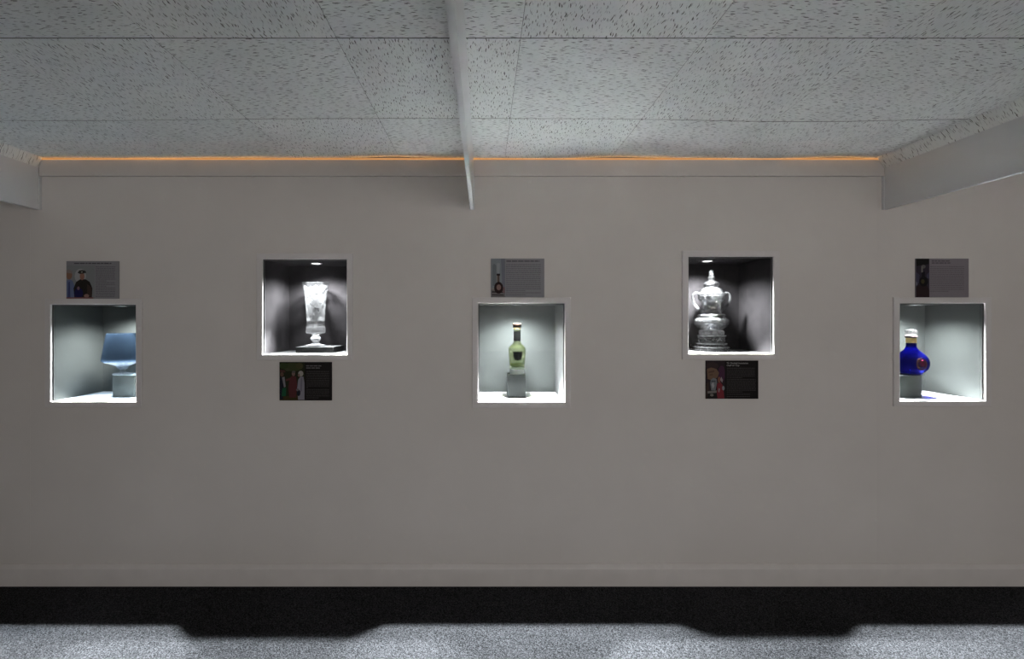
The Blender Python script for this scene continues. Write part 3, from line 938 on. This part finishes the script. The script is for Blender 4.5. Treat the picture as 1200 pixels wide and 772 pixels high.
# panel below the trophy: the words of its heading can be made out
bx = (0.003, 0.36, 0.003, 0.997)
sh = [full((0.022, 0.014, 0.018), bx),
      ((0.05, 0.018, 0.04), ell(0.30, 0.35, 0.07, 0.22)), ((0.035, 0.022, 0.022), ell(0.12, 0.14, 0.12, 0.10)),
      ((0.14, 0.085, 0.055), [(0.02, 0.22), (0.10, 0.18), (0.20, 0.22), (0.25, 0.32), (0.22, 0.44), (0.12, 0.52), (0.03, 0.48)]),
      ((0.09, 0.05, 0.035), [(0.05, 0.28), (0.16, 0.25), (0.16, 0.30), (0.05, 0.33)]), ((0.085, 0.045, 0.03), [(0.07, 0.36), (0.13, 0.35), (0.13, 0.38), (0.07, 0.39)]),
      ((0.04, 0.025, 0.02), [(0.0, 0.60), (0.06, 0.56), (0.06, 0.99), (0.0, 0.99)]),
      ((0.16, 0.022, 0.03), [(0.21, 0.60), (0.27, 0.55), (0.32, 0.65), (0.35, 0.99), (0.21, 0.99)]), ((0.22, 0.16, 0.17), [(0.24, 0.72), (0.27, 0.74), (0.25, 0.84), (0.23, 0.80)]),
      ((0.17, 0.07, 0.05), ell(0.25, 0.50, 0.03, 0.08, 10)), ((0.24, 0.20, 0.21), [(0.29, 0.42), (0.32, 0.50), (0.31, 0.58), (0.27, 0.50)]), ((0.20, 0.20, 0.22), ell(0.33, 0.72, 0.025, 0.06, 8)),
      ((0.15, 0.16, 0.17), [(0.09, 0.50), (0.14, 0.45), (0.20, 0.48), (0.21, 0.58), (0.18, 0.78), (0.10, 0.78), (0.08, 0.60)]),
      ((0.32, 0.32, 0.33), [(0.10, 0.62), (0.14, 0.56), (0.16, 0.66), (0.13, 0.74)]), ((0.06, 0.07, 0.08), [(0.10, 0.52), (0.18, 0.52), (0.18, 0.56), (0.10, 0.56)]),
      ((0.16, 0.15, 0.14), [(0.03, 0.80), (0.20, 0.78), (0.20, 0.84), (0.03, 0.86)]), ((0.012, 0.010, 0.010), [(0.03, 0.86), (0.20, 0.84), (0.22, 0.98), (0.02, 0.98)]), ((0.16, 0.15, 0.13), ell(0.11, 0.90, 0.035, 0.035, 8))]
info_panel(826.6, 888, 422.3, 467, BLACK, 'black information panel printed with a face behind a silver cup', sh, bx,
           rows(0.40, 0.93, 0.20, 0.45, 6, (5,)) + rows(0.40, 0.95, 0.50, 0.82, 8, (7,)) + rows(0.40, 0.84, 0.88, 0.94, 2, ()), [('The Football Association', 0.395, 0.085, 0.0122), ('Challenge Cup', 0.395, 0.145, 0.0122)], (0.055, 0.05, 0.05), (0.24, 0.23, 0.23))
# panel above the decanter
bx = (0.003, 0.255, 0.003, 0.997)
sh = [full((0.030, 0.024, 0.036), bx),
      ((0.010, 0.009, 0.010), [(0.0, 0.0), (0.25, 0.0), (0.25, 0.14), (0.0, 0.2)]), ((0.055, 0.05, 0.085), [(0.0, 0.34), (0.07, 0.42), (0.06, 0.62), (0.0, 0.70)]), ((0.055, 0.05, 0.085), [(0.255, 0.34), (0.2, 0.42), (0.21, 0.5), (0.255, 0.52)]), ((0.15, 0.15, 0.19), [(0.0, 0.58), (0.025, 0.62), (0.03, 0.68), (0.0, 0.70)]),
      ((0.025, 0.014, 0.016), [(0.0, 0.74), (0.06, 0.68), (0.20, 0.68), (0.255, 0.80), (0.255, 0.997), (0.0, 0.997)]),
      ((0.008, 0.007, 0.009), ell(0.145, 0.59, 0.085, 0.13)), ((0.010, 0.008, 0.012), [(0.11, 0.34), (0.17, 0.34), (0.17, 0.50), (0.11, 0.50)]),
      ((0.05, 0.045, 0.02), ell(0.13, 0.59, 0.035, 0.06, 10)), ((0.11, 0.10, 0.10), ell(0.14, 0.21, 0.042, 0.05, 10)), ((0.17, 0.16, 0.15), [(0.10, 0.20), (0.125, 0.20), (0.13, 0.35), (0.10, 0.36)])]
info_panel(1072, 1134, 303, 348.6, (0.215, 0.195, 0.215), 'mauve grey information panel printed with a dark decanter', sh, bx,
           rows(0.27, 0.91, 0.21, 0.84, 14, (13,)), [(0.30, 0.64, 0.065), (0.30, 0.65, 0.115)], (0.12, 0.105, 0.115), (0.09, 0.075, 0.085))
